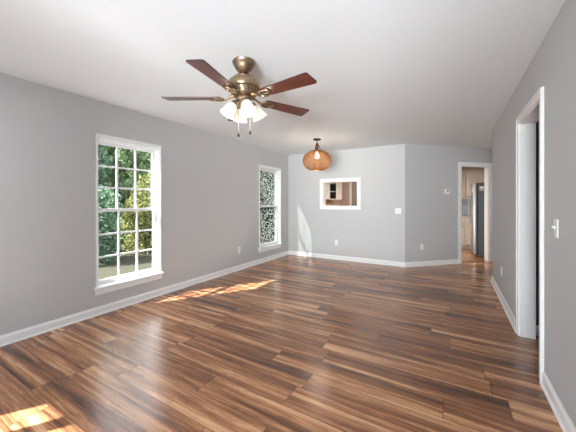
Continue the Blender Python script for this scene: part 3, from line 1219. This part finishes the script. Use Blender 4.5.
# left kitchen wall seen through the pass-through
KX = XL + 0.012
G3 = 'pale wall cabinets seen through the pass-through'
RR = R(90)                                      # local -y turns to face +x
wall_cabinet('pale wall cabinet at the left edge of the framed pass-through', (KX + 0.32, 6.86, 0), RR, 0.93, 1.36, 2.13, group=G3, mt='cabinet_pale')
wall_cabinet('pale wall cabinet right of the open shelves in the pass-through', (KX + 0.32, 8.38, 0), RR, 0.46, 1.36, 2.13, group=G3, mt='cabinet_pale')
sh_ = thing('open_shelf', 'open shelf unit with dark back between two cabinets in the pass-through', 'shelf', (KX + 0.32, 7.80, 0), RR)
b = bmesh.new()
bx(b, 0, 0.02, 0, 0.32, 1.36, 2.13)
bx(b, 0.555, 0.575, 0, 0.32, 1.36, 2.13)
bx(b, 0.02, 0.555, 0, 0.32, 2.11, 2.13)
bx(b, 0.02, 0.555, 0, 0.32, 1.36, 1.385)
obj('carcass', b, M['cabinet_pale'], sh_)
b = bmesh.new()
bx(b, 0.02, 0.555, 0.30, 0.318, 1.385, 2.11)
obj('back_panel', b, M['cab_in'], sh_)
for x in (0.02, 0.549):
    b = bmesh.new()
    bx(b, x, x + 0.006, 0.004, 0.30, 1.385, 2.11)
    obj('side_shade', b, M['cab_in'], sh_)  # dark sheets added so the pale sides look shaded
for z in (1.60, 1.85):
    b = bmesh.new()
    bx(b, 0.027, 0.548, 0.01, 0.298, z, z + 0.02, 0.002)
    obj('shelf_board', b, M['cabinet_pale'], sh_)

dr_ = struct_root('door_1', (-3.05, 9.65, 0))
b = bmesh.new()
bx(b, 0, 0.76, -0.03, 0, 0.01, 2.03, 0.003)
for z0, z1 in ((0.2, 0.9), (1.0, 1.85)):
    for x0, x1 in ((0.10, 0.35), (0.41, 0.66)):
        bx(b, x0, x1, -0.036, -0.028, z0, z1, 0.005)
obj('door_slab', b, M['taupe'], dr_)
b = bmesh.new()
bx(b, -0.075, 0, -0.04, 0, 0, 2.03, 0.003)
bx(b, 0.76, 0.835, -0.04, 0, 0, 2.03, 0.003)
bx(b, -0.075, 0.835, -0.04, 0, 2.03, 2.105, 0.003)
obj('door_casing', b, M['trim'], dr_)
b = bmesh.new()
lathe(b, [(0, 0.06), (0.02, 0.055), (0.027, 0.04), (0.014, 0.025), (0.012, 0.006), (0.03, 0.003), (0.03, 0), (0, 0)], 18, Matrix.Translation((0.07, -0.03, 0.98)) @ Matrix.Rotation(R(90), 4, 'X'))
obj('door_knob', b, M['brass'], dr_, 40)

# ------------------------------------------------------------------ outdoors: lawn and trees
b = bmesh.new()
t = bmesh.new()
bmesh.ops.create_grid(t, x_segments=60, y_segments=60, size=30)
rg = random.Random(5)
for v in t.verts:
    v.co.z = -0.62 + 0.04 * rg.random()
    v.co.x -= 18
    v.co.y += 6
bmesh.ops.delete(t, geom=[f for f in t.faces if f.calc_center_median().x > -3.5], context='FACES')
merge(b, t)
struct('ground', b, M['lawn'], None, 180)
b = bmesh.new()
bx(b, XL - 0.30, XL - 0.161, YF - 0.16, 9.75, -0.7, 0.10)
struct('wall_foundation', b, M['brick'])

LM = {
    'dark': leaf_mat('dark green leaves', [(48, 66, 56), (76, 98, 78), (102, 126, 98), (136, 154, 128)]),
    'mid': leaf_mat('mid green leaves', [(64, 84, 60), (98, 120, 82), (128, 150, 104), (160, 174, 134)]),
    'yellow': leaf_mat('yellow green leaves', [(70, 82, 50), (100, 108, 62), (126, 126, 74), (160, 148, 104)]),
    'rust': leaf_mat('autumn leaves', [(92, 82, 50), (136, 110, 72), (164, 128, 100), (106, 112, 60)]),
}


def foliage_mesh(blobs, n, leaf, seed):
    """n leaves (folded quads) scattered through a set of ellipsoid clumps (x, y, z, rx, ry, rz)"""
    g = np.random.default_rng(seed)
    vol = np.array([b[3] * b[4] * b[5] for b in blobs]) ** 0.7
    pick = g.choice(len(blobs), n, p=vol / vol.sum())
    B = np.array(blobs)[pick]
    d = g.normal(size=(n, 3))
    d /= np.linalg.norm(d, axis=1)[:, None]
    rad = g.random(n) ** (1 / 4.0)
    c = B[:, :3] + d * rad[:, None] * B[:, 3:6]
    a = g.normal(size=(n, 3))
    a /= np.linalg.norm(a, axis=1)[:, None]
    bb = np.cross(a, g.normal(size=(n, 3)))
    bb /= np.linalg.norm(bb, axis=1)[:, None]
    s = leaf * (0.6 + 0.8 * g.random(n))[:, None]
    v = np.stack([c - a * s, c + bb * s * 0.45, c + a * s, c - bb * s * 0.45], axis=1).reshape(-1, 3)
    me = bpy.data.meshes.new('foliage')
    me.vertices.add(4 * n)
    me.vertices.foreach_set('co', v.ravel().astype(np.float32))
    me.loops.add(4 * n)
    me.loops.foreach_set('vertex_index', np.arange(4 * n, dtype=np.int32))
    me.polygons.add(n)
    me.polygons.foreach_set('loop_start', np.arange(0, 4 * n, 4, dtype=np.int32))
    me.update(calc_edges=True)
    me.validate()
    return me


def tree(name, label, cat, x, y, h, r, kind, seed, n, leaf, low=0.25, group=None):
    rg = random.Random(seed)
    z0 = -0.62
    t = thing(name, label, cat, (x, y, z0), 0, group)
    blobs = []
    for k in range(16):
        f = low + (1 - low) * (k + 0.5) / 16
        w_ = r * (0.36 + 0.34 * math.sin(PI * min(1.0, 0.18 + 0.82 * (f - low) / (1 - low)) ** 0.8)) * (0.85 + 0.3 * rg.random())
        a = rg.random() * 2 * PI
        q = (0.5 + 0.5 * rg.random()) * (r - w_) * 0.97
        blobs.append((q * math.cos(a), q * math.sin(a), f * h * 0.95, w_, w_, h * 0.10 + 0.25 * rg.random()))
    me = foliage_mesh(blobs, n, leaf, seed)
    me.materials.append(LM[kind])
    o = bpy.data.objects.new('foliage', me)
    COL.objects.link(o)
    o.parent = t
    b = bmesh.new()
    tube(b, [(0, 0, -0.05), (0.04, 0.02, h * 0.3), (-0.05, 0.05, h * 0.6), (0, 0, h * 0.9)], [0.10 * h / 5, 0.08 * h / 5, 0.05 * h / 5, 0.015], 10)
    for k in range(5):
        a = rg.random() * 2 * PI
        zz = h * (0.3 + 0.1 * k)
        tube(b, [(0, 0.02, zz), (0.4 * r * math.cos(a), 0.4 * r * math.sin(a), zz + 0.12 * h), (0.8 * r * math.cos(a), 0.8 * r * math.sin(a), zz + 0.2 * h)], [0.03, 0.02, 0.008], 6)
    obj('trunk', b, M['bark'], t, 60)
    return t


GT, GB = 'trees beyond the lawn', 'bushes at the lawn edge'
tree('leafy_bush', 'dark green bush at the lawn edge, low in the left panes of the near window', 'bush', -9.7, 4.35, 2.4, 0.98, 'dark', 15, 8000, 0.055, 0.06, GB)
tree('leafy_bush', 'yellowing bush at the lawn edge in the middle of the near window', 'bush', -9.7, 6.2, 2.75, 0.82, 'yellow', 13, 5000, 0.06, 0.10, GB)
tree('leafy_bush', 'dark green bush beyond the lawn just right of the yellowing bush', 'bush', -10.1, 7.95, 2.3, 0.85, 'dark', 16, 6000, 0.055, 0.06, GB)
tree('leafy_tree', 'dark green tree behind the dark bush, upper left panes of the near window', 'tree', -12.3, 5.1, 5.6, 1.4, 'dark', 11, 24000, 0.075, 0.04, GT)
tree('leafy_tree', 'mid green tree behind the yellowing bush, upper right panes of the near window', 'tree', -12.3, 7.9, 5.4, 1.35, 'mid', 12, 24000, 0.075, 0.04, GT)
tree('leafy_tree', 'rusty autumn tree rising past the right edge of the near window', 'tree', -12.3, 10.5, 4.4, 1.2, 'rust', 14, 8000, 0.07, 0.10, GT)
# a farther row closes the view between the crowns
tree('leafy_tree', 'tall dark green tree in the far row, left in the near window', 'tree', -16.2, 4.3, 8.6, 2.1, 'dark', 18, 22000, 0.10, 0.03, GT)
tree('leafy_tree', 'tall mid green tree in the far row, middle of the near window', 'tree', -16.2, 8.6, 9.0, 2.1, 'mid', 17, 26000, 0.10, 0.03, GT)
tree('leafy_tree', 'tall green tree in the far row, past the right of the near window', 'tree', -16.2, 12.9, 8.6, 2.1, 'mid', 19, 22000, 0.10, 0.03, GT)
tree('leafy_tree', 'dark tree behind the speckled panes of the far window', 'tree', -10.5, 13.9, 6.8, 2.0, 'dark', 20, 15000, 0.09, 0.03, GT)
tree('leafy_tree', 'green tree behind the right half of the speckled far window', 'tree', -10.5, 18.0, 7.0, 2.0, 'mid', 21, 13000, 0.09, 0.03, GT)
